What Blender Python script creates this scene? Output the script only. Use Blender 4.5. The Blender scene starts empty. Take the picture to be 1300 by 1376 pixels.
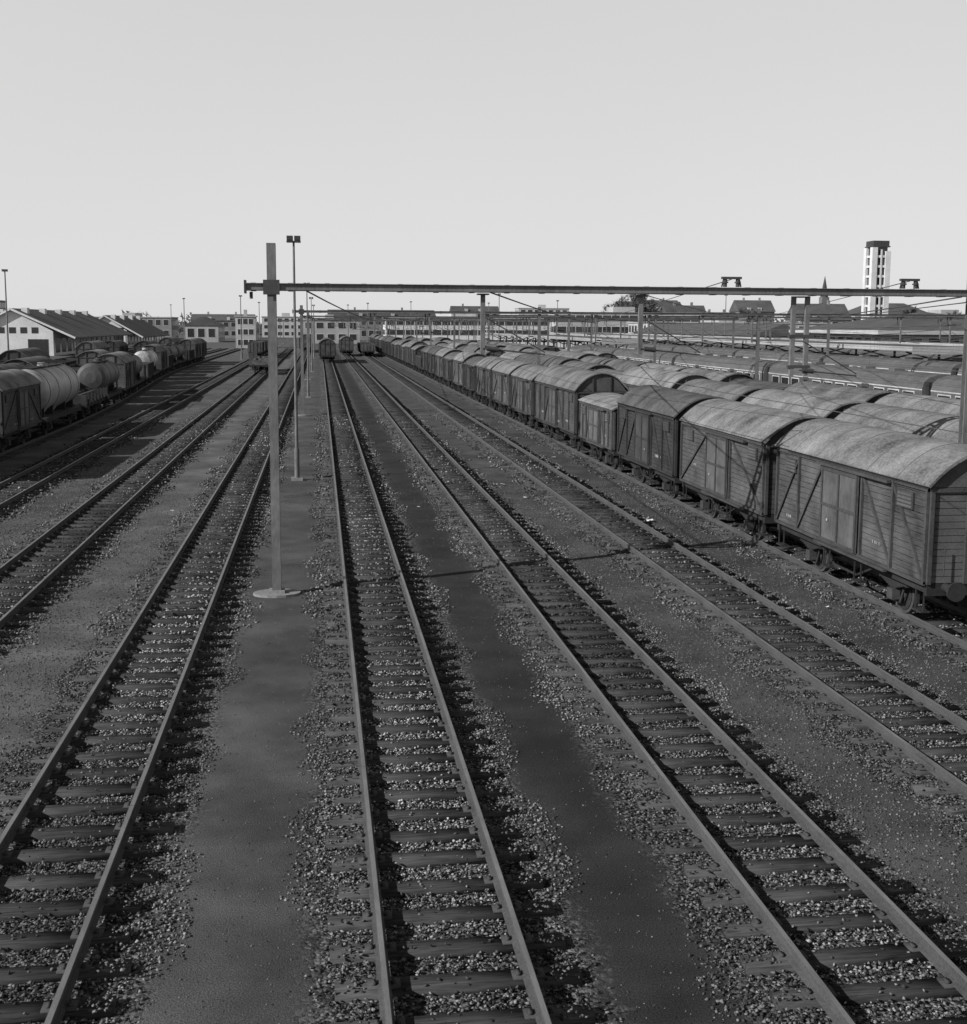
import bpy, math, random
import numpy as np
from mathutils import Vector, Matrix
random.seed(7); rng=np.random.default_rng(7)
R=0.24            # rail top above ground
scene=bpy.context.scene
COL=scene.collection

# ---------------------------------------------------------------- materials
def nodes_of(name):
    m=bpy.data.materials.new(name); m.use_nodes=True
    nt=m.node_tree; b=nt.nodes['Principled BSDF']
    return m,nt,b
def N(nt,t,**k):
    n=nt.nodes.new(t)
    for a,v in k.items(): setattr(n,a,v)
    return n
def val(nt,op,a,b=None,c=None,clamp=False):
    n=N(nt,'ShaderNodeMath',operation=op); n.use_clamp=clamp
    for i,x in enumerate((a,b,c)):
        if x is None: continue
        if isinstance(x,(int,float)): n.inputs[i].default_value=x
        else: nt.links.new(x,n.inputs[i])
    return n.outputs[0]
def noise(nt,vec,scale,detail=4,rough=.6):
    n=N(nt,'ShaderNodeTexNoise'); n.inputs['Scale'].default_value=scale
    n.inputs['Detail'].default_value=detail; n.inputs['Roughness'].default_value=rough
    nt.links.new(vec,n.inputs['Vector']); return n.outputs[0]
def mat(name,base,var=.3,scale=20,var2=.3,scale2=1.2,stretch=(1,1,1),rough=.85,bump=.2,bdist=.01,objr=0,spec=.3,metal=0):
    m,nt,b=nodes_of(name)
    tc=N(nt,'ShaderNodeTexCoord'); mp=N(nt,'ShaderNodeMapping'); mp.inputs['Scale'].default_value=stretch
    nt.links.new(tc.outputs['Object'],mp.inputs[0])
    if objr:
        oi=N(nt,'ShaderNodeObjectInfo')
        cb=N(nt,'ShaderNodeCombineXYZ'); nt.links.new(val(nt,'MULTIPLY',oi.outputs['Random'],37.0),cb.inputs[0]); nt.links.new(val(nt,'MULTIPLY',oi.outputs['Random'],91.0),cb.inputs[1])
        nt.links.new(cb.outputs[0],mp.inputs['Location'])
        av=N(nt,'ShaderNodeVectorMath',operation='ADD'); nt.links.new(tc.outputs['Object'],av.inputs[0]); nt.links.new(cb.outputs[0],av.inputs[1]); o2=av.outputs[0]
    else: o2=tc.outputs['Object']
    n1=noise(nt,mp.outputs[0],scale,5,.65); n2=noise(nt,o2,scale2,3,.6)
    a=val(nt,'MULTIPLY_ADD',n1,4*var*base,base*(1-2*var))
    c=val(nt,'MULTIPLY_ADD',n2,4*var2*base,-2*var2*base)
    s=val(nt,'ADD',a,c)
    if objr:
        f=val(nt,'MULTIPLY_ADD',oi.outputs['Random'],2*objr,1-objr)
        s=val(nt,'MULTIPLY',s,f)
    s=val(nt,'MAXIMUM',s,.008)
    nt.links.new(s,b.inputs['Base Color'])
    b.inputs['Roughness'].default_value=rough; b.inputs['Specular IOR Level'].default_value=spec
    b.inputs['Metallic'].default_value=metal
    if bump:
        bp=N(nt,'ShaderNodeBump'); bp.inputs['Strength'].default_value=bump; bp.inputs['Distance'].default_value=bdist
        nt.links.new(n1,bp.inputs['Height']); nt.links.new(bp.outputs[0],b.inputs['Normal'])
    return m

M_wood=mat('sleeper_wood',.056,.7,9,.6,.8,(.25,3,3),.95,.7,.012,spec=.1)
M_rail=mat('rail_rust',.075,.35,30,.25,1.5,rough=.8,spec=.2)
M_railtop=mat('rail_head',.16,.25,40,.3,1.1,(4,.2,1),rough=.5,spec=.4)
M_plate=mat('rail_fastening',.05,.3,30)
M_steel=mat('galvanised_steel',.14,.3,14,.3,1.0,(1,1,.3),rough=.7,spec=.4)
M_steeld=mat('dark_steel',.05,.3,14,.3,1.0,rough=.7,spec=.4)
M_wire=mat('overhead_wire',.08,.1,5,bump=0)
M_conc=mat('concrete',.22,.25,12,.25,1.5)
M_board=mat('wagon_boards',.066,.5,8,.6,.9,(3,.35,6),.85,.35,.006,objr=.45)
M_boardp=mat('wagon_frame_paint',.05,.35,12,.35,1,(1,1,1),.8,objr=.3)
M_door=mat('wagon_door_paint',.082,.4,10,.45,1.2,(1,3,.4),.8,.3,.006,objr=.4)
M_gap=mat('wagon_gap_dark',.015,.2,8)
M_roof=mat('wagon_roof_felt',.15,.5,14,.55,.9,(1,1,1),.95,.5,.012,objr=.45,spec=.15)
M_roofseam=mat('wagon_roof_seam',.11,.3,9,objr=.3)
M_under=mat('wagon_underframe',.026,.4,14)
M_wheel=mat('wheel_steel',.05,.4,12)
M_label=mat('wagon_stencil',.34,.3,30)
M_tank=mat('tank_paint',.34,.25,6,.4,.9,(1,1,.3),.5,.1,objr=.2,spec=.5)
M_tankd=mat('tank_paint_dark',.07,.3,6,.35,.9,(1,1,.3),.6,.1,objr=.2)
M_glass=mat('window_glass',.03,.2,3,rough=.15,bump=0,spec=.6)
M_emu=mat('train_paint',.10,.2,4,.3,.4,(1,.3,2),.5,.05,objr=.15,spec=.4)
M_emur=mat('train_roof',.10,.25,4,.3,.5)
M_cream=mat('train_stripe',.45,.15,5)
M_white=mat('white_render',.62,.12,3,.15,.3)
M_lt=mat('light_brick',.38,.2,6,.2,.2,objr=.15)
M_mid=mat('grey_brick',.20,.25,6,.25,.2,objr=.25)
M_dkroof=mat('roof_tiles',.075,.25,5,.3,.3,objr=.2)
M_shedroof=mat('shed_roof_sheet',.09,.25,2,.3,.15,(1,4,1))
M_canopy=mat('canopy_felt',.09,.25,2,.3,.2,(1,2,1),objr=.2)
M_twig=mat('bare_twigs',.10,.3,3,bump=0)
M_paper=mat('paper_litter_white',.6,.1,30)
M_lamp=mat('floodlight_housing',.05,.2,10)
WM=[M_board,M_boardp,M_door,M_gap,M_roof,M_roofseam,M_under,M_wheel,M_label,M_tank,M_tankd]
BO,FR,DO,GA,RO,SE,UN,WH,LA,TA,TD=range(11)

TR=[-25.6,-21.2,-16.9,-12.4,-7.9,-3.39,1.33,5.71,9.97,14.2,18.6,22.9,27.2,31.5]
def ground_material():
    m,nt,b=nodes_of('ballast_and_cinder_ground')
    tc=N(nt,'ShaderNodeTexCoord'); o=tc.outputs['Object']
    sx=N(nt,'ShaderNodeSeparateXYZ'); nt.links.new(o,sx.inputs[0]); X=sx.outputs[0]
    d=None
    for t in TR[3:]:
        a=val(nt,'ABSOLUTE',val(nt,'SUBTRACT',X,t))
        d=a if d is None else val(nt,'MINIMUM',d,a)
    nb=noise(nt,o,.9,4,.6); nf=noise(nt,o,7,4,.7)
    d=val(nt,'ADD',d,val(nt,'MULTIPLY_ADD',nb,.9,-.45)); d=val(nt,'ADD',d,val(nt,'MULTIPLY_ADD',nf,.7,-.35))
    mr=N(nt,'ShaderNodeMapRange',interpolation_type='SMOOTHSTEP'); nt.links.new(d,mr.inputs[0])
    mr.inputs[1].default_value=1.75; mr.inputs[2].default_value=1.2; mr.inputs[3].default_value=0; mr.inputs[4].default_value=1
    mask=mr.outputs[0]
    vo=N(nt,'ShaderNodeTexVoronoi'); vo.inputs['Scale'].default_value=24; nt.links.new(o,vo.inputs['Vector'])
    sc=N(nt,'ShaderNodeSeparateColor'); nt.links.new(vo.outputs['Color'],sc.inputs[0])
    bc=val(nt,'MULTIPLY_ADD',val(nt,'POWER',sc.outputs[0],2.0),.24,.025)
    bc=val(nt,'MULTIPLY',bc,val(nt,'MULTIPLY_ADD',nb,1.4,.3))
    # cinder path tone across the yard (different surfacing between the tracks)
    xr=N(nt,'ShaderNodeMapRange'); nt.links.new(X,xr.inputs[0]); xr.inputs[1].default_value=-20; xr.inputs[2].default_value=20
    cr=N(nt,'ShaderNodeValToRGB'); nt.links.new(xr.outputs[0],cr.inputs[0])
    el=cr.color_ramp.elements
    pts=[(-20,.10),(-10,.10),(-5.5,.125),(-1.1,.090),(1.3,.06),(3.5,.036),(7.8,.082),(12,.072),(20,.07)]
    el[0].position=0; el[0].color=(pts[0][1],)*3+(1,)
    el[1].position=1; el[1].color=(pts[-1][1],)*3+(1,)
    for x,v in pts[1:-1]:
        e=el.new((x+20)/40); e.color=(v,v,v,1)
    n3=noise(nt,o,45,3,.8); n4=noise(nt,o,.35,4,.6); n5=noise(nt,o,140,2,.8)
    pc=val(nt,'MULTIPLY',cr.outputs[0],val(nt,'MULTIPLY_ADD',n3,3.0,-.5))
    pc=val(nt,'MULTIPLY',pc,val(nt,'MULTIPLY_ADD',n5,3.0,-.5))
    pc=val(nt,'MULTIPLY',pc,val(nt,'MULTIPLY_ADD',n4,1.8,.15))
    pc=val(nt,'MULTIPLY',pc,val(nt,'MULTIPLY_ADD',nb,1.2,.4))
    mx=N(nt,'ShaderNodeMix'); nt.links.new(mask,mx.inputs[0]); nt.links.new(pc,mx.inputs[2]); nt.links.new(bc,mx.inputs[3])
    nt.links.new(val(nt,'MAXIMUM',mx.outputs[0],.01),b.inputs['Base Color'])
    b.inputs['Roughness'].default_value=.95; b.inputs['Specular IOR Level'].default_value=.12
    h=val(nt,'ADD',val(nt,'MULTIPLY',val(nt,'MULTIPLY',vo.outputs['Distance'],-1.2),mask),val(nt,'MULTIPLY',n3,.8))
    bp=N(nt,'ShaderNodeBump'); bp.inputs['Strength'].default_value=.9; bp.inputs['Distance'].default_value=.035
    nt.links.new(h,bp.inputs['Height']); nt.links.new(bp.outputs[0],b.inputs['Normal'])
    return m
M_ground=ground_material()
def stone_material():
    m,nt,b=nodes_of('ballast_stone')
    at=N(nt,'ShaderNodeAttribute'); at.attribute_name='shade'
    tc=N(nt,'ShaderNodeTexCoord'); n=noise(nt,tc.outputs['Object'],40,3)
    v=val(nt,'MULTIPLY',at.outputs['Fac'],val(nt,'MULTIPLY_ADD',n,.9,.55))
    nt.links.new(v,b.inputs['Base Color']); b.inputs['Roughness'].default_value=.9; b.inputs['Specular IOR Level'].default_value=.15
    return m
M_stone=stone_material()

# ---------------------------------------------------------------- mesh builder
class MB:
    def __init__(s): s.v=[];s.f=[];s.m=[];s.sm=[]
    def add(s,vs,fs,m,smooth=False):
        o=len(s.v); s.v+=[tuple(p) for p in vs]
        for f in fs: s.f.append(tuple(i+o for i in f)); s.m.append(m); s.sm.append(smooth)
    def box(s,x0,x1,y0,y1,z0,z1,m=0):
        if x0>x1:x0,x1=x1,x0
        if y0>y1:y0,y1=y1,y0
        s.add([(x0,y0,z0),(x1,y0,z0),(x1,y1,z0),(x0,y1,z0),(x0,y0,z1),(x1,y0,z1),(x1,y1,z1),(x0,y1,z1)],
              [(0,3,2,1),(4,5,6,7),(0,1,5,4),(1,2,6,5),(2,3,7,6),(3,0,4,7)],m)
    def beam(s,p0,p1,w,h,m=0,up=(0,0,1)):
        p0=Vector(p0);p1=Vector(p1);d=(p1-p0).normalized();u=Vector(up)
        if abs(d.dot(u))>.98:u=Vector((0,1,0))
        a=d.cross(u).normalized();b=a.cross(d)
        q=[]
        for p in (p0,p1):
            for i,j in ((-1,-1),(1,-1),(1,1),(-1,1)): q.append(p+a*(i*w/2)+b*(j*h/2))
        s.add(q,[(0,1,2,3),(7,6,5,4),(0,4,5,1),(1,5,6,2),(2,6,7,3),(3,7,4,0)],m)
    def cyl(s,p0,p1,r,m=0,n=12,r2=None,smooth=True,cap=True):
        p0=Vector(p0);p1=Vector(p1);d=(p1-p0).normalized();u=Vector((0,0,1))
        if abs(d.dot(u))>.98:u=Vector((0,1,0))
        a=d.cross(u).normalized();b=a.cross(d); r2=r if r2 is None else r2
        q=[p0+(a*math.cos(2*math.pi*i/n)+b*math.sin(2*math.pi*i/n))*r for i in range(n)]
        q+=[p1+(a*math.cos(2*math.pi*i/n)+b*math.sin(2*math.pi*i/n))*r2 for i in range(n)]
        s.add(q,[(i,(i+1)%n,n+(i+1)%n,n+i) for i in range(n)],m,smooth)
        if cap: s.add(q,[tuple(range(n))[::-1],tuple(range(n,2*n))],m)
    def prism(s,prof,y0,y1,m=0,smooth=False,axis='y'):
        n=len(prof)
        f=(lambda x,z,y:(x,y,z)) if axis=='y' else (lambda x,z,y:(y,x,z))
        q=[f(x,z,y0) for x,z in prof]+[f(x,z,y1) for x,z in prof]
        s.add(q,[(i,(i+1)%n,n+(i+1)%n,n+i) for i in range(n)],m,smooth)
        s.add(q,[tuple(range(n))[::-1],tuple(range(n,2*n))],m)
    def mesh(s,name,mats):
        me=bpy.data.meshes.new(name); me.from_pydata(s.v,[],s.f)
        for x in mats: me.materials.append(x)
        me.polygons.foreach_set('material_index',s.m); me.polygons.foreach_set('use_smooth',s.sm)
        me.update()
        import bmesh
        bm=bmesh.new(); bm.from_mesh(me); bmesh.ops.recalc_face_normals(bm,faces=bm.faces); bm.to_mesh(me); bm.free()
        return me
    def obj(s,name,mats,loc=(0,0,0),parent=None,rot=0):
        return put(name,s.mesh(name,mats),loc,parent,rot)
def put(name,me,loc=(0,0,0),parent=None,rot=0):
    o=bpy.data.objects.new(name,me); o.location=loc; o.rotation_euler=(0,0,rot); COL.objects.link(o)
    if parent: o.parent=parent
    return o
def empty(name,loc=(0,0,0)):
    o=bpy.data.objects.new(name,None); o.location=loc; COL.objects.link(o); return o

# ---------------------------------------------------------------- ground
g=MB(); g.add([(-4000,-300,0),(4000,-300,0),(4000,6000,0),(-4000,6000,0)],[(0,1,2,3)],0); g.obj('ground',[M_ground])

# ---------------------------------------------------------------- tracks
def bend(x,y):   # left tracks swing outwards
    if x>-14.5: return x
    t=min(max((y-75)/110,0),1); t=t*t*(3-2*t)
    return x-4.3*t
SP=.72
def np_boxes(c,h,rot,name,mats,parent):
    n=len(c); corners=np.array([(-1,-1,-1),(1,-1,-1),(1,1,-1),(-1,1,-1),(-1,-1,1),(1,-1,1),(1,1,1),(-1,1,1)],float)
    p=corners[None]*h[:,None,:]
    cs,sn=np.cos(rot)[:,None],np.sin(rot)[:,None]
    x=p[...,0]*cs-p[...,1]*sn; y=p[...,0]*sn+p[...,1]*cs
    p=np.stack([x,y,p[...,2]],-1)+c[:,None,:]
    q=np.array([(0,3,2,1),(4,5,6,7),(0,1,5,4),(1,2,6,5),(2,3,7,6),(3,0,4,7)])
    f=(q[None]+8*np.arange(n)[:,None,None]).reshape(-1,4)
    me=bpy.data.meshes.new(name)
    me.vertices.add(8*n); me.vertices.foreach_set('co',p.reshape(-1).astype(np.float32))
    me.loops.add(24*n); me.loops.foreach_set('vertex_index',f.reshape(-1).astype(np.int32))
    me.polygons.add(6*n); me.polygons.foreach_set('loop_start',np.arange(0,24*n,4,dtype=np.int32))
    me.update(calc_edges=True)
    for m in mats: me.materials.append(m)
    return put(name,me,parent=parent)
def track(X,y0,y1,near=True):
    e=empty('railway_track')
    ys=np.arange(math.ceil(y0/SP),math.floor(y1/SP))*SP; n=len(ys)
    xs=np.array([bend(X,y) for y in ys])
    c=np.stack([xs+rng.normal(0,.035,n),ys+rng.normal(0,.018,n),np.full(n,.02)+rng.normal(0,.007,n)],-1)
    h=np.stack([1.27+rng.normal(0,.03,n),.125+rng.normal(0,.008,n),np.full(n,.067)],-1)
    np_boxes(c,h,rng.normal(0,.011,n),'sleepers',[M_wood],e)
    if near:
        k=ys<60; m=k.sum(); cc=[];hh=[]
        for sx in (-.7525,.7525):
            cc.append(np.stack([xs[k]+sx,ys[k],np.full(m,.096)],-1)); hh.append(np.tile([.17,.085,.012],(m,1)))
            for s2 in (-.105,.105):
                cc.append(np.stack([xs[k]+sx+s2,ys[k],np.full(m,.118)],-1)); hh.append(np.tile([.022,.04,.018],(m,1)))
        c2=np.concatenate(cc);h2=np.concatenate(hh)
        np_boxes(c2,h2,np.zeros(len(c2)),'rail_fastenings',[M_plate],e)
    b=MB(); step=(y1-y0) if X>-14.5 else 12
    yy=[y0]
    while yy[-1]<y1-.01: yy.append(min(yy[-1]+step,y1))
    prof=[(-.07,.1),(.07,.1),(.07,.112),(.014,.13),(.014,.198),(.036,.206),(.036,.236),(.028,.24),(-.028,.24),(-.036,.236),(-.036,.206),(-.014,.198),(-.014,.13),(-.07,.112)]
    np_=len(prof)
    for sx in (-.7525,.7525):
        vs=[(bend(X,y)+sx+px,y,pz) for y in yy for px,pz in prof]
        for k in range(len(yy)-1):
            for i in range(np_):
                j=(i+1)%np_
                b.add([vs[k*np_+i],vs[k*np_+j],vs[(k+1)*np_+j],vs[(k+1)*np_+i]],[(0,1,2,3)],1 if i in (7,) else 0)
        b.add([vs[i] for i in range(np_)],[tuple(range(np_))],0)
        if near:   # fishplated joints
            o=rng.uniform(0,5); y=o
            while y<70: b.box(X+sx-.034,X+sx+.034,y-.3,y+.3,.135,.19,0); b.box(X+sx-.037,X+sx+.037,y-.006,y+.006,.205,.242,0); y+=15
    b.obj('rails',[M_rail,M_railtop],parent=e)
for X in TR: track(X,-4,330,True if -9<X<15 else False)

# ---------------------------------------------------------------- ballast stones
def stones():
    P=[];S=[];Z=[]
    def scat(X,y0,y1,dens,size,half=1.9,ml=1,mr=1):
        n=int((y1-y0)*2*half*dens)
        dx=rng.uniform(-half,half,n); y=rng.uniform(y0,y1,n)
        wob=.18*np.sin(y*1.3+X)+.12*np.sin(y*3.1+X*2)+.1*np.sin(y*.45+X*5)
        edge=np.clip((1.72+wob-np.abs(dx))/.42,0,1)
        patch=.5+.5*np.sin(y*1.7+X*3+np.sin(y*.6)*2)*np.sin(dx*2+y*.9)
        keep=rng.random(n)<edge*(.7+.3*patch)
        ph=np.abs((y/SP)-np.round(y/SP))*SP
        on=(ph<.135)&(np.abs(dx)<1.3)
        keep&=~(on&(rng.random(n)>.07+.50*(np.abs(dx)>.92)))
        keep&=~((np.abs(np.abs(dx)-.7525)<.10)&(rng.random(n)>.25))
        dx,y,on=dx[keep],y[keep],on[keep]; k=len(y)
        s=size*rng.uniform(.5,1.35,k)
        z=np.where(on,.09+s*.3,rng.uniform(0,.05,k)*np.clip((1.8-np.abs(dx)),.1,1)+s*.25)
        P.append(np.stack([X+dx,y,z],-1)); S.append(s)
        sh=.04+.36*rng.random(k)**1.9
        inner=np.abs(dx)<.72
        big=.75+.5*np.sin(y*.21+X*2.1)*np.sin(y*.083+X)
        cm=1.0
        if abs(X-1.33)<.1: cm=np.where(y<24,1.8,1.2)
        elif abs(X+3.39)<.1: cm=1.35
        sh*=np.where(inner,cm*big,.66*(1+.25*np.sin(y*.4+X)))*np.where(on,.8,1)
        Z.append(sh)
    for X in (-3.39,1.33,5.71,9.97):
        scat(X,8.5 if X<6 else 12,26,560,.0215); scat(X,26,48,260,.030); scat(X,48,90,60,.05)
    for X in (-7.9,14.2): scat(X,20,50,220,.032); scat(X,50,90,50,.05)
    scat(-12.4,40,90,60,.05)
    # loose grit on the cinder paths, thicker on the gravelly ones
    def grit(n,x0,x1,y0,y1,s0,s1,p=1.5):
        x=rng.uniform(x0,x1,n); y=y0+rng.random(n)**p*(y1-y0)
        P.append(np.stack([x,y,np.full(n,.004)],-1)); S.append(rng.uniform(s0,s1,n)); Z.append(.03+.22*rng.random(n)**2)
    grit(22000,-11,13,8.5,50,.005,.016); grit(9000,-6.4,-4.9,9,50,.008,.024); grit(12000,6.9,8.8,10,50,.008,.024); grit(8000,11,12.8,16,50,.008,.024); grit(9000,-11,-9,20,60,.012,.03)
    P=np.concatenate(P);S=np.concatenate(S);Z=np.concatenate(Z); n=len(P)
    base=np.array([(1,0,0),(0,1,0),(-1,0,0),(0,-1,0),(0,0,1),(0,0,-1)],float)
    v=base[None]*S[:,None,None]*rng.uniform(.65,1.25,(n,6,1))+rng.normal(0,.25,(n,6,3))*S[:,None,None]
    v[...,2]*=.75
    a=rng.uniform(0,6.28,n);cs,sn=np.cos(a)[:,None],np.sin(a)[:,None]
    x=v[...,0]*cs-v[...,1]*sn;y=v[...,0]*sn+v[...,1]*cs
    v=np.stack([x,y,v[...,2]],-1)+P[:,None,:]
    t=np.array([(0,1,4),(1,2,4),(2,3,4),(3,0,4),(1,0,5),(2,1,5),(3,2,5),(0,3,5)])
    f=(t[None]+6*np.arange(n)[:,None,None]).reshape(-1)
    me=bpy.data.meshes.new('ballast_gravel')
    me.vertices.add(6*n); me.vertices.foreach_set('co',v.reshape(-1).astype(np.float32))
    me.loops.add(24*n); me.loops.foreach_set('vertex_index',f.astype(np.int32))
    me.polygons.add(8*n); me.polygons.foreach_set('loop_start',np.arange(0,24*n,3,dtype=np.int32))
    me.update(calc_edges=True)
    at=me.attributes.new('shade','FLOAT','POINT'); at.data.foreach_set('value',np.repeat(Z,6).astype(np.float32))
    me.materials.append(M_stone); put('ballast_gravel',me); print('stones',n)
stones()

# ---------------------------------------------------------------- wagons
def under(b,L,wb=None):
    h=L/2; ax=h-1.9 if wb is None else wb
    for s in (-1,1):
        b.box(s*1.22,s*1.14,-h+.1,h-.1,.86,1.09,UN); b.box(s*.45,s*.38,-h+.1,h-.1,.88,1.09,UN)
        b.box(-1.3,1.3,s*h,s*(h-.12),.84,1.1,UN)
        for x in (-.88,.88):
            b.cyl((x,s*h,1.02),(x,s*(h+.42),1.02),.1,UN,10); b.cyl((x,s*(h+.42),1.02),(x,s*(h+.48),1.02),.21,UN,14)
        b.box(-.06,.06,s*h,s*(h+.3),.92,1.02,UN)
        b.beam((.1,s*(h+.1),.95),(.12,s*(h+.5),.55),.05,.05,UN)
        y=s*ax
        b.cyl((-1.05,y,.47),(1.05,y,.47),.07,UN,8)
        for x in (-.75,.75):
            b.cyl((x-.065,y,.47),(x+.065,y,.47),.47,WH,24); b.cyl((x-.085,y,.47),(x+.085,y,.47),.39,UN,20); b.cyl((x-.1,y,.47),(x+.1,y,.47),.13,WH,10)
        for x in (-1.08,1.08):
            b.box(x-.1,x+.1,y-.13,y+.13,.35,.6,WH)
            sx=1 if x>0 else -1
            for k in range(5):
                b.box(x-.05,x+.05,y-.62+.11*k,y+.62-.11*k,.76-.032*k,.79-.032*k,UN)
            b.box(x-.04,x+.04,y-.66,y-.6,.74,.9,UN); b.box(x-.04,x+.04,y+.6,y+.66,.74,.9,UN)
            b.beam((sx*.98,y-.42,.88),(sx*.98,y-.15,.3),.03,.07,UN); b.beam((sx*.98,y+.42,.88),(sx*.98,y+.15,.3),.03,.07,UN)
            b.box(x*.9-.02,x*.9+.02,y-.17,y+.17,.27,.31,UN)
        for x in (-.75,.75):
            b.beam((x,y-.52,.85),(x,y-.5,.35),.06,.08,UN); b.beam((x,y+.52,.85),(x,y+.5,.35),.06,.08,UN)
    b.cyl((0,-ax,.55),(0,ax,.55),.03,UN,6); b.box(-.3,.3,-.5,.5,.45,.85,UN)
    b.cyl((-.7,.9,.62),(-.7,1.7,.62),.2,UN,12)
    for s in (-1,1):
        b.beam((s*1.18,-ax+.9,.87),(s*1.18,-ax+1.7,.55),.04,.05,UN); b.beam((s*1.18,-ax+1.7,.55),(s*1.18,ax-1.7,.55),.04,.05,UN); b.beam((s*1.18,ax-1.7,.55),(s*1.18,ax-.9,.87),.04,.05,UN)
        for y in (-.9,.9,-h+.3,h-.3):
            b.box(s*1.36,s*1.14,y-.2,y+.2,.44,.475,UN); b.box(s*1.3,s*1.27,y-.19,y-.16,.475,.9,UN); b.box(s*1.3,s*1.27,y+.16,y+.19,.475,.9,UN)
cache={}
def covered(L,eave=3.2,peak=3.95,w=1.34,style=0,v=0):
    key=('c',L,eave,peak,style,v)
    if key in cache: return cache[key]
    b=MB();h=L/2; under(b,L); r=random.Random(int(L*100+peak*37+style*11+v*5))
    b.box(-w+.04,w-.04,-h+.04,h-.04,1.1,eave+.05,GA)
    nb=int((eave-1.12)/.148); bh=(eave-1.12)/nb
    def arc(xx,ww,zz): return zz+(peak-eave)*(1-abs(xx/ww)**2.15)
    for i in range(nb):
        z0=1.12+i*bh; z1=z0+bh-.014
        for s in (-1,1):
            b.box(s*(w-.04),s*(w-r.choice((0,0,0,.006))),-h+.0,h,z0,z1,BO)
            b.box(-w+.04,w-.04,s*(h-.04),s*h,z0,z1,BO)
    K=14
    gp=[(-w+.02,eave)]+[(-w+.02+(2*w-.04)*k/K,arc(-w+2*w*k/K,w,eave)-.01) for k in range(K+1)]+[(w-.02,eave)]
    for s in (-1,1): b.prism(gp,s*(h-.05),s*(h-.004),BO)
    wo=w+.09
    up=[(-wo+2*wo*k/K,arc(-wo+2*wo*k/K,wo,eave+.0)+.05) for k in range(K+1)]
    lo=[(x*.985,z-.05) for x,z in up][::-1]
    b.prism(up+lo,-h-.12,h+.12,RO,True)
    ns=int(L/1.35)
    for i in range(ns+1):
        y=-h-.1+(L+.2)*i/ns
        u2=[(x,z+.009) for x,z in up]; l2=[(x,z-.01) for x,z in up][::-1]
        b.prism(u2+l2,y-.014,y+.014,SE)
    for s in (-1,1):
        X=s*(w+.001); Xo=s*(w+.055)
        b.box(X,Xo,-h,h,1.07,1.15,FR); b.box(X,Xo,-h,h,eave-.09,eave-.01,FR)
        ps=[-h+.04,h-.04,-1.12,1.12]
        q=(h-1.1)
        if style==0: ps+=[-1.1-q/2,1.1+q/2]
        elif style==1: ps+=[-1.1-q/3,-1.1-2*q/3,1.1+q/3,1.1+2*q/3]
        for y in ps: b.box(s*(w+.002),s*(w+.065),y-.04,y+.04,1.1,eave-.03,FR)
        dx=s*(w+.03)
        if style==0:
            for a,c in ((-h+.1,-1.1-q/2),(h-.1,1.1+q/2)):
                b.beam((dx,a,1.18),(dx,c,eave-.12),.05,.075,FR); 
            for a,c in ((-1.15,-1.1-q/2),(1.15,1.1+q/2)): b.beam((dx,a,eave-.12),(dx,c,1.18),.05,.075,FR)
        elif style==2:
            b.beam((dx,-h+.1,1.18),(dx,-1.15,eave-.12),.05,.075,FR); b.beam((dx,h-.1,1.18),(dx,1.15,eave-.12),.05,.075,FR)
        else:
            for a,c in ((-1.15,-1.1-q/3),(1.15,1.1+q/3)): b.beam((dx,a,eave-.12),(dx,c,1.18),.05,.07,FR)
        # sliding door
        b.box(s*(w+.07),s*(w+.11),-1.02,1.02,1.14,eave-.13,DO)
        for y in (-.98,0,.98): b.box(s*(w+.11),s*(w+.14),y-.04,y+.04,1.16,eave-.15,FR)
        for z in (1.2,(1.2+eave)/2-.1,eave-.2): b.box(s*(w+.11),s*(w+.135),-.94,-.04,z-.035,z+.035,FR); b.box(s*(w+.11),s*(w+.135),.04,.94,z-.035,z+.035,FR)
        b.box(s*(w+.06),s*(w+.17),-1.3,2.6 if h>3.6 else 2.1,eave-.12,eave-.05,FR)
        b.box(s*(w+.06),s*(w+.15),-1.3,2.6 if h>3.6 else 2.1,1.03,1.09,FR)
        for y in (-h+1.0,h-1.0):   # ventilator shutters
            b.box(s*(w+.01),s*(w+.05),y-.36,y+.36,eave-.58,eave-.2,FR)
            for k in range(4): b.box(s*(w+.05),s*(w+.065),y-.32,y+.32,eave-.55+k*.085,eave-.5+k*.085,DO)
        for k in range(4):     # stencilled numbers: rows of small characters
            y=r.uniform(-h+.5,h-1.2); z=r.choice((1.35,1.55,1.8)); n=r.randint(4,9); ch=r.choice((.05,.07,.1))
            for c_ in range(n):
                if r.random()<.85: b.box(s*(w+.003),s*(w+.009),y+c_*ch*.8,y+c_*ch*.8+ch*r.uniform(.2,.5),z,z+ch,LA)
        b.box(s*(w+.14),s*(w+.147),-.60,-.52,1.7,1.76,LA)
    for s in (-1,1):
        for x in (-w+.05,-.45,.45,w-.05): b.box(x-.045,x+.045,s*(h+.001),s*(h+.06),1.1,arc(x*.96,w,eave)-.1,FR)
        b.box(-w,w,s*(h+.002),s*(h+.05),eave-.1,eave-.02,FR)
        b.cyl((1.0,s*(h+.12),1.3),(1.0,s*(h+.12),1.9),.015,FR,6)
    cache[key]=b.mesh('covered_goods_wagon',WM); return cache[key]
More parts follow.
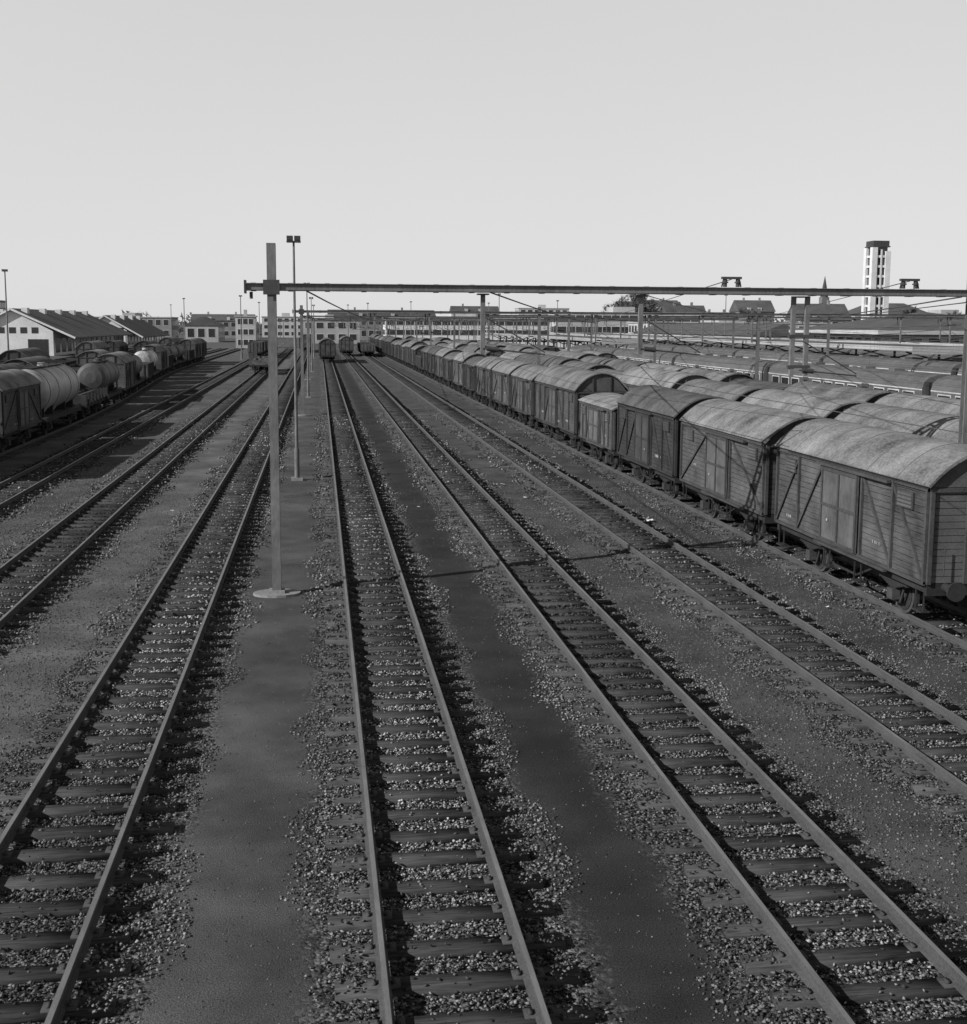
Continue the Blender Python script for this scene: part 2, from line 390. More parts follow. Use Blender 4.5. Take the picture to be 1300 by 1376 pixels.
def open_wagon(L=8,top=2.5,stakes=False):
    key=('o',L,top,stakes)
    if key in cache: return cache[key]
    b=MB();h=L/2;under(b,L); b.box(-1.34,1.34,-h,h,1.1,1.2,BO)
    if stakes:
        for s in (-1,1):
            for i in range(7): y=-h+.3+i*(L-.6)/6; b.box(s*1.34,s*1.42,y-.05,y+.05,1.0,top,FR)
            b.box(-1.3,1.3,s*(h-.06),s*h,1.2,1.75,BO)
        for k in range(9): b.box(-1.1+.25*k,-.9+.25*k,-h+.5,h-.5,1.2,1.2+.15*(1+k%3),DO)
    else:
        for s in (-1,1):
            b.box(s*1.28,s*1.34,-h,h,1.2,top,BO); b.box(-1.28,1.28,s*(h-.06),s*h,1.2,top,BO)
            b.box(s*1.27,s*1.38,-h-.02,h+.02,top,top+.06,FR)
            for i in range(8): y=-h+.05+i*(L-.1)/7; b.box(s*1.341,s*1.41,y-.05,y+.05,1.1,top-.003,FR)
            for x in (-1,-.35,.35,1): b.box(x-.05,x+.05,s*(h+.001),s*(h+.06),1.1,top-.003,FR)
        b.box(-1.27,1.27,-h+.07,h-.07,1.2,top-.35,GA)
    cache[key]=b.mesh('open_goods_wagon',WM); return cache[key]
def tank_wagon(L=9,dark=False,hopper=False):
    key=('t',L,dark,hopper)
    if key in cache: return cache[key]
    b=MB();h=L/2;under(b,L);m=TD if dark else TA; r=1.12 if not hopper else 1.3; zc=1.25+r+.05; n=24
    ys=[(-h+.3,.35),(-h+.38,.75),(-h+.55,.95),(-h+.8,1),(h-.8,1),(h-.55,.95),(h-.38,.75),(h-.3,.35)]
    for (a,ra),(c,rc) in zip(ys[:-1],ys[1:]): b.cyl((0,a,zc),(0,c,zc),r*ra,m,n,r*rc,cap=False)
    b.cyl((0,-h+.299,zc),(0,-h+.3,zc),r*.35,m,n); b.cyl((0,h-.3,zc),(0,h-.299,zc),r*.35,m,n)
    for y in (-h+1.3,-h*.33,h*.33,h-1.3):
        b.cyl((0,y-.03,zc),(0,y+.03,zc),r+.015,FR,n); b.box(-.9,.9,y-.08,y+.08,1.08,zc-r*.75,UN)
    if hopper:
        for y in (-h*.5,0,h*.5): b.cyl((0,y,zc-r*.6),(0,y,.75),1.0,m,16,.2)
    b.cyl((0,0,zc+r-.1),(0,0,zc+r+.25),.32,m,14); b.box(-.35,.35,-h+1.2,h-1.2,zc+r+.02,zc+r+.05,UN)
    for s in (-1,1):
        b.box(s*.36,s*.33,-h+1.2,h-1.2,zc+r+.25,zc+r+.28,UN)
        for x in (-.2,.2): b.beam((1.16,.3*s+x,1.1),(.45,.3*s+x,zc+r),.035,.035,UN)
    b.box(-1.3,1.3,-h,h,1.08,1.12,UN); b.box(1.2,1.23,-.5,.5,1.5,1.9,LA)
    cache[key]=b.mesh('tank_wagon',WM); return cache[key]
def place(kind,name,X,yc,me,rot=None):
    x=bend(X,yc)
    r=0 if X>-14.5 else -math.atan((bend(X,yc+4)-bend(X,yc-4))/8)
    if random.random()<.5: r+=math.pi
    return put(name,me,(x,yc,R),None,r)

# first row (right)
seg=[(23.6,32.1,3.2,3.95,0),(33.1,41.2,3.2,3.95,2),(42.1,50.4,3.25,3.98,0),(51.4,58.2,2.85,3.2,1),(59.3,70.6,3.25,4.15,1),(71.8,79.6,3.2,3.9,0),(80.7,88.6,3.2,3.95,2)]
for i,(a,c,ev,pk,st) in enumerate(seg): place('c','covered_goods_wagon',14.2,(a+c)/2,covered(round(c-a,1),ev,pk,style=st,v=i))
kinds=[(8.3,3.2,3.95,0),(8.1,3.2,3.95,2),(9.6,3.25,4.1,1),(7.4,3.1,3.7,1),(8.3,3.2,3.95,2),(10.6,3.3,4.15,1)]
def row(X,y,yend,p_open=.08,seed=0):
    rr=random.Random(seed)
    while y<yend:
        if rr.random()<p_open:
            L=8; place('o','open_goods_wagon',X,y+L/2,open_wagon(8,2.4))
        else:
            L,e,p,s=rr.choice(kinds); place('c','covered_goods_wagon',X,y+L/2,covered(L,e,p,style=s,v=rr.randint(0,1)))
        y+=L+1.05
row(14.2,89.7,300,.05,1); row(18.6,21,250,.04,2); row(22.9,27,230,.04,3); row(27.2,112,190,.06,4)
# left rows
covl=covered(8.3,3.2,3.95,style=0)
place('c','covered_goods_wagon',-16.9,55.9,covl); place('c','covered_goods_wagon',-16.9,65.4,covered(8.1,3.2,3.95,style=2))
place('t','tank_wagon',-16.9,76.5,tank_wagon(11,False,True))
place('o','flat_wagon_with_stakes',-16.9,87.8,open_wagon(9,1.9,True))
y=98
for k in (('t',9.4,True),('c',),('t',9.4,True),('o',),('t',9.4,False),('c',),('o',),('t',9.4,True),('t',9.4,True),('o',),('c',),('c',)):
    if k[0]=='t': place('t','tank_wagon',-16.9,y,tank_wagon(k[1],k[2]))
    elif k[0]=='c': place('c','covered_goods_wagon',-16.9,y,covl)
    else: place('o','open_goods_wagon',-16.9,y,open_wagon(8,2.4))
    y+=10.4
row(-21.2,58,96,.1,9); row(-21.2,108,220,.7,11); row(-25.6,100,230,.6,12)
for yy in (240,252,264,276): place('o','open_goods_wagon',-12.4,yy,open_wagon(8,2.9))
for yy in (290,300,310): place('c','covered_goods_wagon',-3.39,yy,covl)
place('o','flat_wagon_with_stakes',-7.9,166,open_wagon(9,2.6,True)); place('o','flat_wagon_with_stakes',-7.9,177,open_wagon(9,2.6,True))
place('c','covered_goods_wagon',1.33,214,covered(8.3,3.2,3.95,style=0)); place('c','covered_goods_wagon',1.33,224,covl)
for yy in (252,262,272): place('o','open_goods_wagon',9.97,yy,open_wagon(8,2.4))
place('c','covered_goods_wagon',5.71,258,covl); place('c','covered_goods_wagon',5.71,268,covl)

# ---------------------------------------------------------------- passenger trains
def pcar():
    b=MB();L=24;h=12;w=1.42
    prof=[(-w,1.0),(-w,3.05),(-w*.93,3.4),(-w*.7,3.68),(-w*.35,3.82),(0,3.86),(w*.35,3.82),(w*.7,3.68),(w*.93,3.4),(w,3.05),(w,1.0)]
    b.prism(prof[:3]+prof[8:],-h,h,0); b.prism([(x*1.01,z+.01) for x,z in prof[2:9]],-h,h,1)
    for s in (-1,1):
        for i in range(12):
            y=-h+1.6+i*1.9
            if i in (3,8): b.box(s*w,s*(w+.02),y-.5,y+.5,1.05,3.0,4); b.box(s*(w+.02),s*(w+.03),y-.3,y+.3,2.1,2.8,2)
            else: b.box(s*w,s*(w+.015),y-.72,y+.72,1.95,2.85,3); b.box(s*(w+.015),s*(w+.022),y-.65,y+.65,2.02,2.78,2)
        b.box(s*w,s*(w+.01),-h,h,1.72,1.82,3); b.box(s*w,s*(w+.01),-h,h,2.95,3.02,3)
        b.box(-1.2,1.2,s*h,s*(h+.35),1.1,3.4,5)
        for ax in (7.4,9.9):
            for x in (-.75,.75): b.cyl((x-.06,s*ax,.47),(x+.06,s*ax,.47),.47,5,16)
        b.box(-1.1,1.1,s*7.0,s*10.4,.5,.85,5)
    b.box(-1.25,1.25,-5,5,.4,1.0,5)
    for y in (-6,-2,2,6): b.box(-.35,.35,y-.4,y+.4,3.83,4.0,1)
    return b.mesh('passenger_train_car',[M_emu,M_emur,M_glass,M_cream,M_steeld,M_under])
pm=pcar()
for X,ys in ((36,[52,77,102,127,152]),(50,[74,99,124,149,174,199]),(67,[130,155,180,205])):
    for y in ys: put('passenger_train_car',pm,(X,y,R))
for X in (36,46,50,67): track(X,20,330,False)
# platforms with canopies
def platform(X0,X1,y0,y1,c0,c1):
    e=empty('station_platform'); b=MB(); b.box(X0,X1,y0,y1,-.1,.85,0); b.box(X0-.05,X0+.35,y0,y1,.852,.9,1); b.box(X1-.35,X1+.05,y0,y1,.852,.9,1); b.obj('platform_slab',[M_mid,M_conc],parent=e)
    b=MB(); xm=(X0+X1)/2
    b.prism([(X0-.3,4.62),(xm,4.36),(X1+.3,4.62),(X1+.3,4.95),(xm,4.66),(X0-.3,4.95)],c0,c1,2)
    b.box(X0-.36,X0-.3,c0,c1,4.55,5.0,0); b.box(X0-.3,X1+.3,c0-.06,c0,4.3,5.0,0)
    y=c0+3
    while y<c1:
        b.cyl((xm,y,.85),(xm,y,4.4),.13,1,8); b.beam((xm,y,3.6),(X0+.6,y,4.45),.1,.14,1); b.beam((xm,y,3.6),(X1-.6,y,4.45),.1,.14,1)
        if int(y)%2: b.box(xm-.3,xm+.3,y+2,y+4,.85,2.6,0); b.box(xm-.32,xm-.3,y+2.2,y+3.8,1.5,2.4,3)
        y+=9
    b.obj('platform_canopy',[M_lt,M_steeld,M_canopy,M_glass],parent=e)
platform(38.5,43.5,60,300,160,280); platform(55,63,70,300,105,280); platform(70,77,90,300,120,280)

# ---------------------------------------------------------------- overhead line gantries
def gantry(y,spans,first=False):
    e=empty('catenary_gantry'); b=MB(); zt=7.5+R; x0=spans[0]; x1=spans[-1]
    def mast(x,top):
        b.box(x-.11,x+.11,y-.12,y-.105,.0,top,0); b.box(x-.11,x+.11,y+.105,y+.12,.0,top,0); b.box(x-.008,x+.008,y-.105,y+.105,.0,top,0)
        k=1
        while k<top-.5: b.box(x-.09,x+.09,y-.1,y-.09,k,k+.05,1) ; k+=1.4
    for x in spans: mast(x,8.55+R if first and x==x0 else 7.95+R)
    # beam : two channels with battens
    for dy in (-.15,.15):
        s=1 if dy>0 else -1
        b.box(x0-.62,x1+.6,y+dy,y+dy+.012*s,zt-.10,zt+.08,0)
        b.box(x0-.62,x1+.6,y+dy+.012*s,y+dy+.07*s,zt+.065,zt+.08,0); b.box(x0-.62,x1+.6,y+dy+.012*s,y+dy+.07*s,zt-.10,zt-.085,1)
    x=x0-.5
    while x<x1: b.box(x,x+.12,y-.149,y+.149,zt-.115,zt-.101,1); b.box(x,x+.12,y-.149,y+.149,zt+.081,zt+.09,0); x+=.9
    b.box(x0-.66,x0-.62,y-.22,y+.22,zt-.17,zt+.15,1); b.cyl((x0-.5,y,zt-.13),(x0-.5,y,zt-.3),.04,1,8)
    b.box(x0-.2,x0+.2,y-.225,y-.221,zt-.2,zt+.16,1)
    # drop posts
    drops=[d for d in (4.1,8.2,12.5,21,25.2,29.5,33.5,45.8,50,65) if x0<d<x1]
    for d in drops:
        wd=.07 if d!=12.5 else .19; dz=5.85 if d<12 else 5.3
        for q in ((-wd,wd) if d==12.5 else (0,)):
            b.box(d+q-.055,d+q+.055,y-.05,y+.05,dz+R,zt-.125,0)
        if d==12.5: b.box(d-.3,d+.3,y-.06,y+.06,dz+.2+R,dz+.28+R,1); b.box(d-.3,d+.3,y-.06,y+.06,dz+1+R,dz+1.08+R,1)
        b.cyl((d,y-.06,dz+.15+R),(d+1.6,y-.06,dz+.0+R),.022,1,6); b.cyl((d+.1,y-.06,dz+.9+R),(d+1.6,y-.06,dz+.05+R),.016,1,6)
        b.cyl((d+.1,y-.06,dz+.15+R),(d+.4,y-.06,dz+.12+R),.06,2,8)
        b.box(d-.14,d+.14,y-.17,y+.17,zt-.16,zt-.126,1)
        if not first: b.cyl((d-.3,y,zt-.12),(d-.3,y,zt-.75),.045,2,6)
    # switch gear on top of the beam
    if first:
        for d in (10.6,15.5):
            for q in (-.17,.17):
                b.cyl((d+q,y,zt+.1),(d+q,y,zt+.2),.055,2,8); b.cyl((d+q,y,zt+.2),(d+q,y,zt+.235),.085,2,10); b.cyl((d+q,y,zt+.235),(d+q,y,zt+.3),.055,2,8)
            b.box(d-.26,d+.26,y-.06,y+.06,zt+.3,zt+.36,1); b.beam((d-.26,y,zt+.1),(d-.2,y,zt+.34),.03,.03,1); b.beam((d+.26,y,zt+.1),(d+.2,y,zt+.34),.03,.03,1)
    b.obj('gantry_steelwork',[M_steel,M_steeld,M_lamp],parent=e)
    f=MB()
    for x in spans:
        pr=[(x+.6*math.cos(t*math.pi/8),y+.42*math.sin(t*math.pi/8)) for t in range(16)]
        f.add([(px,py,-.02) for px,py in pr]+[(px,py,.06) for px,py in pr],[(i,(i+1)%16,16+(i+1)%16,16+i) for i in range(16)]+[tuple(range(16,32))],0)
        f.box(x-.2,x+.2,y-.2,y+.2,.06,.13,0)
    f.obj('mast_foundation',[M_conc],parent=e)
gantry(30.1,[-1.15,17.3],True)
for i,y in enumerate((90,148,206,264,322)): gantry(y,[-1.3,16.6,34,52.6] if i<4 else [-1.3,16.6,40.0])
for y in (119,177,235,293): gantry(y,[34,52.6,68.8])
for y in (119.5,177.5,235.5,293.5): gantry(y,[16.4,25.1])
for y in (345,375,410): gantry(y,[-12,20,45,80])
w=MB()
def wire(p,q,r=.008,sag=0,n=8):
    p=Vector(p);q=Vector(q);last=p
    for i in range(1,n+1):
        t=i/n; c=p.lerp(q,t)-Vector((0,0,sag*4*t*(1-t))); w.cyl(last,c,r,0,5,cap=False); last=c
for X in (9.97,18.6,22.9,27.2,31.5,36,46,50,67):
    hh=4.95 if X<12 else 5.3
    ys=[30.1,90,148,206,264,322]
    if X<12: wire((X,-5,hh+R),(X,30.1,hh+R),.009)
    for a,c in zip(ys[:-1],ys[1:]):
        wire((X+.2,a,hh+R),(X-.2,c,hh+R),.010); wire((X,a,hh+1.4+R),(X,c,hh+1.4+R),.010,.8)
        for k in range(1,7):
            t=k/7; yy=a+(c-a)*t; w.cyl((X,yy,hh+R),(X,yy,hh+1.4+R-.8*4*t*(1-t)),.004,0,4,cap=False)
zt=7.5+R
for p,q_,r_ in (((-.3,30.1,zt-.1),(4.2,90,7.1),.022),((4.3,30.1,zt-.1),(21,90,7.0),.022),((17,30.1,zt-.1),(33.5,90,7.0),.022),((10.6,30.1,zt+.3),(33,148,7.2),.014),((15.5,30.1,zt+.3),(52,148,7.2),.014),
    ((17,30.1,6.9),(25,90,6.6),.016),((17.2,30.1,7.5),(45,119,7.2),.016),((8.2,30.1,zt-.1),(34,90,7.3),.012),((4.1,90,7.4),(16.4,148,7.2),.03),((21,90,7.4),(45,148,7.2),.03),((34,90,7.4),(54,148,7.2),.03),((-1.3,90,7.4),(4,148,7.2),.03)): wire(p,q_,r_,.15)
w.obj('overhead_wires',[M_wire])

# ---------------------------------------------------------------- light masts
def light_mast(x,y,h,r=.075):
    b=MB(); b.cyl((x,y,0),(x,y,1.4),r*1.5,0,12); b.cyl((x,y,1.4),(x,y,h-.2),r,0,12,r*.6)
    b.box(x-.3,x+.3,y-.3,y+.3,h-.2,h-.15,1)
    for i,j in ((-1,-1),(1,-1),(-1,1),(1,1)):
        b.box(x+i*.16-.13,x+i*.16+.13,y+j*.2-.1,y+j*.2+.1,h-.12,h+.06,1); b.cyl((x+i*.2,y+j*.2,h-.15),(x+i*.2,y+j*.2,h-.12),.03,0,6)
    k=2
    while k<h-1: b.beam((x-.0,y-.16,k),(x,y-.05,k),.03,.03,0) ; k+=.6
    b.box(x-.25,x+.25,y-.25,y+.25,-.02,.12,2)
    b.obj('yard_light_mast',[M_steel,M_lamp,M_conc])
for x,y,h,r in ((-1.05,52.6,10.5,.075),(-37,150,13,.12),(-32.6,300,12.8,.14),(-1.1,112,10.5,.075),(-1.1,172,10.5,.075),(36,240,13,.12),(-14.6,230,12,.12),(80,230,13,.12),(-14.6,300,12,.12),(25,330,13,.13),(48,340,13,.13),(-50,420,13,.15),(60,300,13,.13),(-1.1,240,10.5,.1),(7.8,330,12,.12),(12,300,12,.12)): light_mast(x,y,h,r)

# ---------------------------------------------------------------- buildings
def building(name,x0,x1,y0,y1,h,fl,wall,bay=3.2,roof='flat',rh=3,band=False):
    e=empty(name); b=MB(); b.box(x0,x1,y0,y1,-.1,h,0); b.obj('walls',[wall],parent=e)
    b=MB(); fh=h/fl
    def strip(a,c,fn):
        n=max(1,int((c-a)/bay)); bw=(c-a)/n
        for i in range(n):
            for k in range(fl):
                u0=a+i*bw+bw*.18;u1=a+(i+1)*bw-bw*.18; z0=k*fh+fh*.3; z1=k*fh+fh*.82
                if band: u0=a+i*bw+.12;u1=a+(i+1)*bw-.12
                fn(u0,u1,z0,z1)
    def fy(u0,u1,z0,z1):
        b.box(u0-.1,u1+.1,y0-.06,y0-.001,z0-.1,z1+.1,1); b.box(u0,u1,y0-.075,y0-.061,z0,z1,0)
    strip(x0+.5,x1-.5,fy)
    sx=x0 if x0>0 else x1; s=-1 if x0>0 else 1
    def fx(u0,u1,z0,z1):
        b.box(sx+s*.06,sx+s*.001,u0-.1,u1+.1,z0-.1,z1+.1,1); b.box(sx+s*.075,sx+s*.061,u0,u1,z0,z1,0)
    strip(y0+.5,y1-.5,fx)
    b.obj('windows',[M_glass,M_white],parent=e)
    b=MB()
    if roof=='flat':
        b.box(x0-.3,x1+.3,y0-.3,y1+.3,h,h+.35,1)
        b.box((x0*.6+x1*.4),(x0*.45+x1*.55),y0+2,y1-2,h+.35,h+2,1)
    elif roof=='gx':   # ridge along x
        ym=(y0+y1)/2; b.prism([(y0-.5,h),(y1+.5,h),(ym,h+rh)],x0-.4,x1+.4,0,axis='x')
        for t in (.25,.7): xc=x0+(x1-x0)*t; b.box(xc-.4,xc+.4,ym-.4,ym+.4,h+rh-.8,h+rh+1.1,2)
        for t in (.3,.6): xc=x0+(x1-x0)*t; b.box(xc-.7,xc+.7,y0+.3,y0+2.2,h+.3,h+1.7,1)
    elif roof=='gy':
        xm=(x0+x1)/2; b.prism([(x0-.5,h),(x1+.5,h),(xm,h+rh)],y0-.4,y1+.4,0)
    elif roof=='hip':
        i=min(x1-x0,y1-y0)/2
        b.add([(x0-2,y0-2,h),(x1+2,y0-2,h),(x1+2,y1+2,h),(x0-2,y1+2,h),(x0+i,(y0+y1)/2,h+rh),(x1-i,(y0+y1)/2,h+rh)],[(0,1,5,4),(1,2,5),(2,3,4,5),(3,0,4),(3,2,1,0)],0)
        b.box(x0-2.05,x1+2.05,y0-2.05,y1+2.05,h-.6,h-.003,1)
    b.obj('roof',[M_dkroof,M_lt,M_mid],parent=e)
# white offices in the distance
building('office_block',19,68,350,362,8.6,3,M_white,2.6,band=True)
building('office_block',72,118,362,375,10.5,3,M_lt,2.8,band=True)
building('office_block',-6,14,420,432,8,2,M_lt)
building('warehouse',-95,-62,520,545,9,2,M_mid); building('warehouse',-58,-30,560,580,8,2,M_mid,roof='gx'); building('warehouse',-28,-4,600,615,10,3,M_lt)
building('office_block',-146,-132,520,535,15.5,4,M_mid); building('apartment_block',-170,-120,640,655,11,3,M_mid)
building('warehouse',4,50,520,540,10,2,M_mid,roof='gx')
building('apartment_block',100,126,600,612,15,4,M_lt); building('apartment_block',62,84,560,572,12.5,4,M_mid,roof='gx',rh=3); building('apartment_block',150,172,560,572,15,4,M_mid,roof='gx',rh=4)
building('apartment_block',120,146,470,484,12.5,3,M_mid,roof='gx',rh=4)
building('brick_house',122,136,410,421,9,3,M_mid,roof='gx',rh=5); building('brick_house',160,178,385,398,9,3,M_mid,roof='gx',rh=5.5)
building('brick_house',180,196,500,512,13,3,M_mid,roof='gx',rh=5); building('school_building',206,236,440,455,11,3,M_lt,roof='hip',rh=5)
building('apartment_block',236,290,470,485,12,4,M_lt,band=True); building('brick_house',145,158,440,450,8,2,M_lt,roof='gx',rh=4)
building('station_building',84,112,170,200,6.3,1,M_lt,3,'hip',3.0)
building('station_building',80,92,215,300,5.0,1,M_mid,4,'gy',2.2)
building('station_building',88,140,316,336,7.5,2,M_lt,3)
building('warehouse',92,116,120,150,5.0,1,M_mid,4,'gy',1.6)
building('signal_box',-23,-17.5,338,344,8.6,3,M_lt,1.5,band=True)
building('warehouse',-48,-36,440,470,6,1,M_lt,roof='gy')
# left goods sheds with white gables
def shed(x0,x1,y0,y1,ev,pk):
    e=empty('goods_shed'); xm=(x0+x1)/2; b=MB()
    b.box(x0,x1,y0,y1,-.1,ev-.01,0); b.prism([(x0,ev),(x1,ev),(xm,pk)],y0,y1,0); b.obj('walls',[M_white],parent=e)
    b=MB(); 
    for s in (-1,1):
        xe=x0-1.4 if s<0 else x1+4.5
        sl=(pk-ev)/(xm-x0); ze=pk-sl*abs(xe-xm)*(1 if s<0 else .86)
        b.add([(xm,y0-.8,pk+.05),(xe,y0-.8,ze),(xe,y1+.8,ze),(xm,y1+.8,pk+.05),(xm,y0-.8,pk+.35),(xe,y0-.8,ze+.3),(xe,y1+.8,ze+.3),(xm,y1+.8,pk+.35)],[(0,1,2,3),(4,7,6,5),(0,4,5,1),(1,5,6,2),(2,6,7,3)],0)
        b.beam((xm,y0-.83,pk+.2),(xe,y0-.83,ze+.15),.06,.4,1)
    y=y0+4
    while y<y1-4: b.box(xm+1,xm+2.2,y,y+2,pk-.9,pk+.5,1); y+=16
    b.obj('roof',[M_shedroof,M_white],parent=e)
    b=MB()
    for i in range(5): 
        u=xm-5+i*2.2; b.box(u,u+1.3,y0-.05,y0-.002,ev-.4,ev+.8,0)
    b.box(x0+1,x0+5,y0-.05,y0-.002,.2,3.4,0); b.box(x1-5,x1-1,y0-.05,y0-.002,.2,3.4,0)
    y=y0+2
    while y<y1-5: b.box(x1+.002,x1+.05,y,y+4,.6,3.6,0); b.box(x1+3.9,x1+4.1,y-.6,y-.4,0,ev-1.5,1); y+=6
    b.obj('doors_and_windows',[M_glass,M_steel],parent=e)
shed(-70,-54,255,330,5.0,9.3); shed(-66,-54,350,410,4.6,8.6); shed(-92,-72,300,350,5,9.6)
# tower
def tower(x,y,w,h):
    e=empty('concrete_tower'); b=MB(); q=w/2; p=w*.28
    b.box(x-q+.9,x+q-.9,y-q+.9,y+q-.9,-.1,h-1.8,1)
    for i in (-1,1):
        for j in (-1,1): b.box(x+i*q,x+i*(q-p),y+j*q,y+j*(q-p),0,h-2.3 if i<0 else h-3.6,0)
    for k in range(1,int(h/3.4)): b.box(x-q+p+.01,x+q-p-.01,y-q+.25,y+q-.25,k*3.4,k*3.4+.8,0); b.box(x-q+.3,x+q-.3,y-q+p+.01,y+q-p-.01,k*3.4+.001,k*3.4+.8,0)
    b.box(x-.3,x+.3,y-q+.1,y-q+.24,0,h-3,0)
    b.box(x-q+.5,x+q-.5,y-q+.5,y+q-.5,h-1.8,h,2); b.box(x-q+.2,x+q-.2,y-q+.2,y+q-.2,h-2.2,h-1.801,2)
    b.obj('tower_body',[M_white,M_glass,M_steeld],parent=e)
tower(193.5,400,6.8,36.4)
# church spire
b=MB(); b.box(262-2,262+2,598,602,0,22,0); b.cyl((262,600,22),(262,600,33),2.2,1,8,.05,smooth=False); b.box(262,280,594,606,0,9,0); b.prism([(593.5,9),(606.5,9),(600,15)],264,281,1,axis='x'); b.obj('church',[M_mid,M_dkroof])
# low fences / walls on far side
b=MB(); 
for i in range(60): b.box(18+i*1.7,18+i*1.7+1.62,340,340.1,.3,1.9,0); b.box(18+i*1.7-.08,18+i*1.7,339.95,340.15,0,2.1,1)
b.obj('yard_fence',[M_white,M_conc])

# ---------------------------------------------------------------- trees (bare, early spring)
def tree(x,y,h,name='bare_tree',spread=.28,n=900):
    rr=random.Random(int(x*7+y)); b=MB(); 
    b.cyl((x,y,0),(x,y,h*.55),h*.022,0,7,h*.012); b.cyl((x,y,h*.55),(x+.2,y,h*.95),h*.012,0,6,.02)
    tips=[]
    for i in range(22):
        z=h*(.25+.6*i/22); a=i*2.4+rr.random(); ln=h*spread*(1.1-.6*i/22)*rr.uniform(.7,1.1)
        p=Vector((x+math.cos(a)*ln,y+math.sin(a)*ln,z+ln*.9)); b.cyl((x,y,z),p,h*.006,0,5,.02,cap=False); tips.append((Vector((x,y,z)),p))
    for i in range(n):
        s,t=rr.choice(tips); c=s.lerp(t,rr.uniform(.35,1.15)); d=Vector((rr.gauss(0,1),rr.gauss(0,1),rr.gauss(.6,.8)))*h*.045
        q=Vector((rr.gauss(0,1),rr.gauss(0,1),rr.gauss(0,1))).normalized()*.09
        b.add([c-q,c+q,c+d],[(0,1,2)],0)
    b.obj(name,[M_twig])
for x,y,h in ((98,400,15),(102.5,402,18),(106,399,20),(109.5,403,20),(113,401,17),(150,405,12),(156,430,14),(202,420,13),(212,410,14),(226,405,13),(244,420,12),(186,415,12)): tree(x,y,h,spread=.2 if x<120 else .28,n=1500)
b=MB(); rr=random.Random(5)
for i in range(9000):
    x=rr.uniform(-420,620); y=rr.uniform(700,740); hh=7+4*math.sin(x*.05)+3*math.sin(x*.17+1); z=rr.random()**.7*hh
    c=Vector((x,y,z)); d=Vector((rr.gauss(0,1),rr.gauss(0,.4),rr.gauss(0,1)))*1.3; q=Vector((rr.gauss(0,1),0,rr.gauss(0,1)))*1.0
    b.add([c-q,c+q,c+d],[(0,1,2)],0)
b.obj('distant_trees',[M_twig])

# ---------------------------------------------------------------- litter
def paper(x,y,s):
    b=MB(); n=3; rr=random.Random(int(x*99+y)); vs=[(x+(i-1.5)*s*.4+rr.uniform(-.1,.1)*s,y+(j-1.5)*s*.4+rr.uniform(-.1,.1)*s,.05+rr.uniform(0,.3)*s) for j in range(4) for i in range(4)]
    b.add(vs,[(j*4+i,j*4+i+1,(j+1)*4+i+1,(j+1)*4+i) for j in range(3) for i in range(3)],0); b.obj('paper_litter',[M_paper])
for x,y,s in ((9.1,16.7,.14),(7.7,50,.16),(8.0,46,.14),(11.4,40,.2),(3.6,44,.1),(-5.4,44,.1),(12.2,27,.08),(11.9,60,.18)): paper(x,y,s)

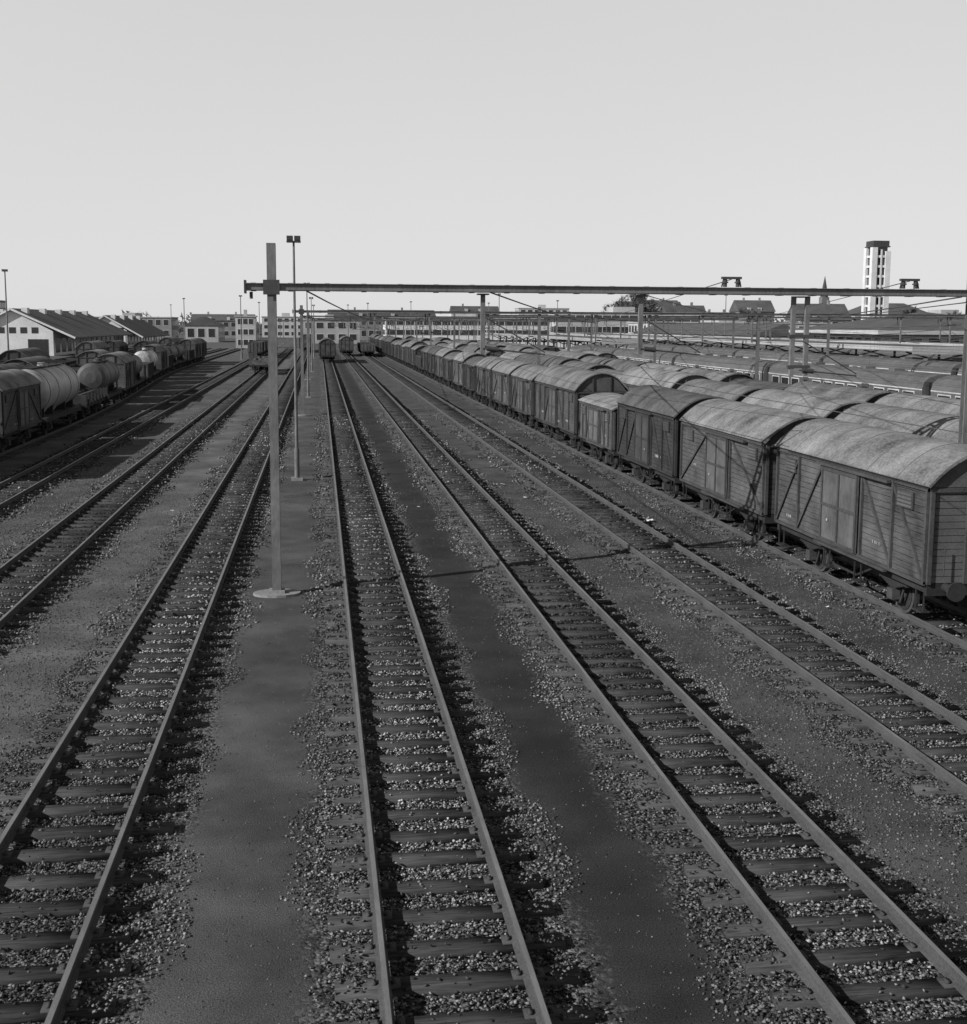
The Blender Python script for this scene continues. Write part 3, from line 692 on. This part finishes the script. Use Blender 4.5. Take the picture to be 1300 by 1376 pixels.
# ---------------------------------------------------------------- light, sky
el=math.radians(30); phi=math.radians(23)   # shadows fall towards (+cos,+sin)
d=Vector((math.cos(phi)*math.cos(el),math.sin(phi)*math.cos(el),-math.sin(el)))
sun=bpy.data.lights.new('sun','SUN'); sun.energy=5; sun.angle=math.radians(.5); sun.color=(1,.999,.997)
so=bpy.data.objects.new('sun',sun); so.rotation_euler=d.to_track_quat('-Z','Y').to_euler(); COL.objects.link(so)
W=bpy.data.worlds.new('World'); scene.world=W; W.use_nodes=True; nt=W.node_tree
bg=nt.nodes['Background']; sky=N(nt,'ShaderNodeTexSky',sky_type='NISHITA'); sky.sun_disc=False
sky.sun_elevation=el; sky.sun_rotation=math.atan2(-d.x,-d.y); sky.air_density=1; sky.dust_density=1
bw=N(nt,'ShaderNodeRGBToBW'); nt.links.new(sky.outputs[0],bw.inputs[0])
# haze: bright pale band low in the sky, clear and darker towards the zenith (black-and-white film response)
tc=N(nt,'ShaderNodeTexCoord'); sp=N(nt,'ShaderNodeSeparateXYZ'); nt.links.new(tc.outputs['Generated'],sp.inputs[0])
cr=N(nt,'ShaderNodeValToRGB'); nt.links.new(sp.outputs[2],cr.inputs[0]); E=cr.color_ramp.elements
S_=.12
E[0].position=0; E[0].color=(.72/S_/10,)*3+(1,); E[1].position=1; E[1].color=(.05/S_/10,)*3+(1,)
for p,v_ in ((.10,.70),(.28,.65),(.42,.28),(.6,.10)):
    e=E.new(p); e.color=(v_/S_/10,)*3+(1,)
hz=val(nt,'MULTIPLY',cr.outputs[0],10.0)
sk=val(nt,'ADD',val(nt,'MULTIPLY',bw.outputs[0],.12),val(nt,'MULTIPLY',hz,.93))
sk=val(nt,'MULTIPLY',sk,val(nt,'MULTIPLY_ADD',noise(nt,tc.outputs['Generated'],2.5,4,.5),.06,.97))
nt.links.new(sk,bg.inputs[0]); bg.inputs[1].default_value=S_

# ---------------------------------------------------------------- camera
F=1600; th=math.atan(220/F); ph=math.atan(207/F); roll=math.radians(.3)
fw=Vector((math.sin(th)*math.cos(ph),math.cos(th)*math.cos(ph),-math.sin(ph)))
q=fw.to_track_quat('-Z','Y'); mtx=q.to_matrix()@Matrix.Rotation(roll,3,'Z')
cam=bpy.data.cameras.new('camera'); co=bpy.data.objects.new('camera',cam); COL.objects.link(co)
co.matrix_world=Matrix.Translation((0,0,6.6+R))@mtx.to_4x4()
cam.sensor_fit='HORIZONTAL'; cam.sensor_width=36; cam.lens=F/1300*36; cam.shift_y=-45/1300; cam.clip_end=9000; cam.clip_start=.1
scene.camera=co
scene.view_settings.view_transform='Standard'; scene.view_settings.look='None'; scene.view_settings.exposure=0
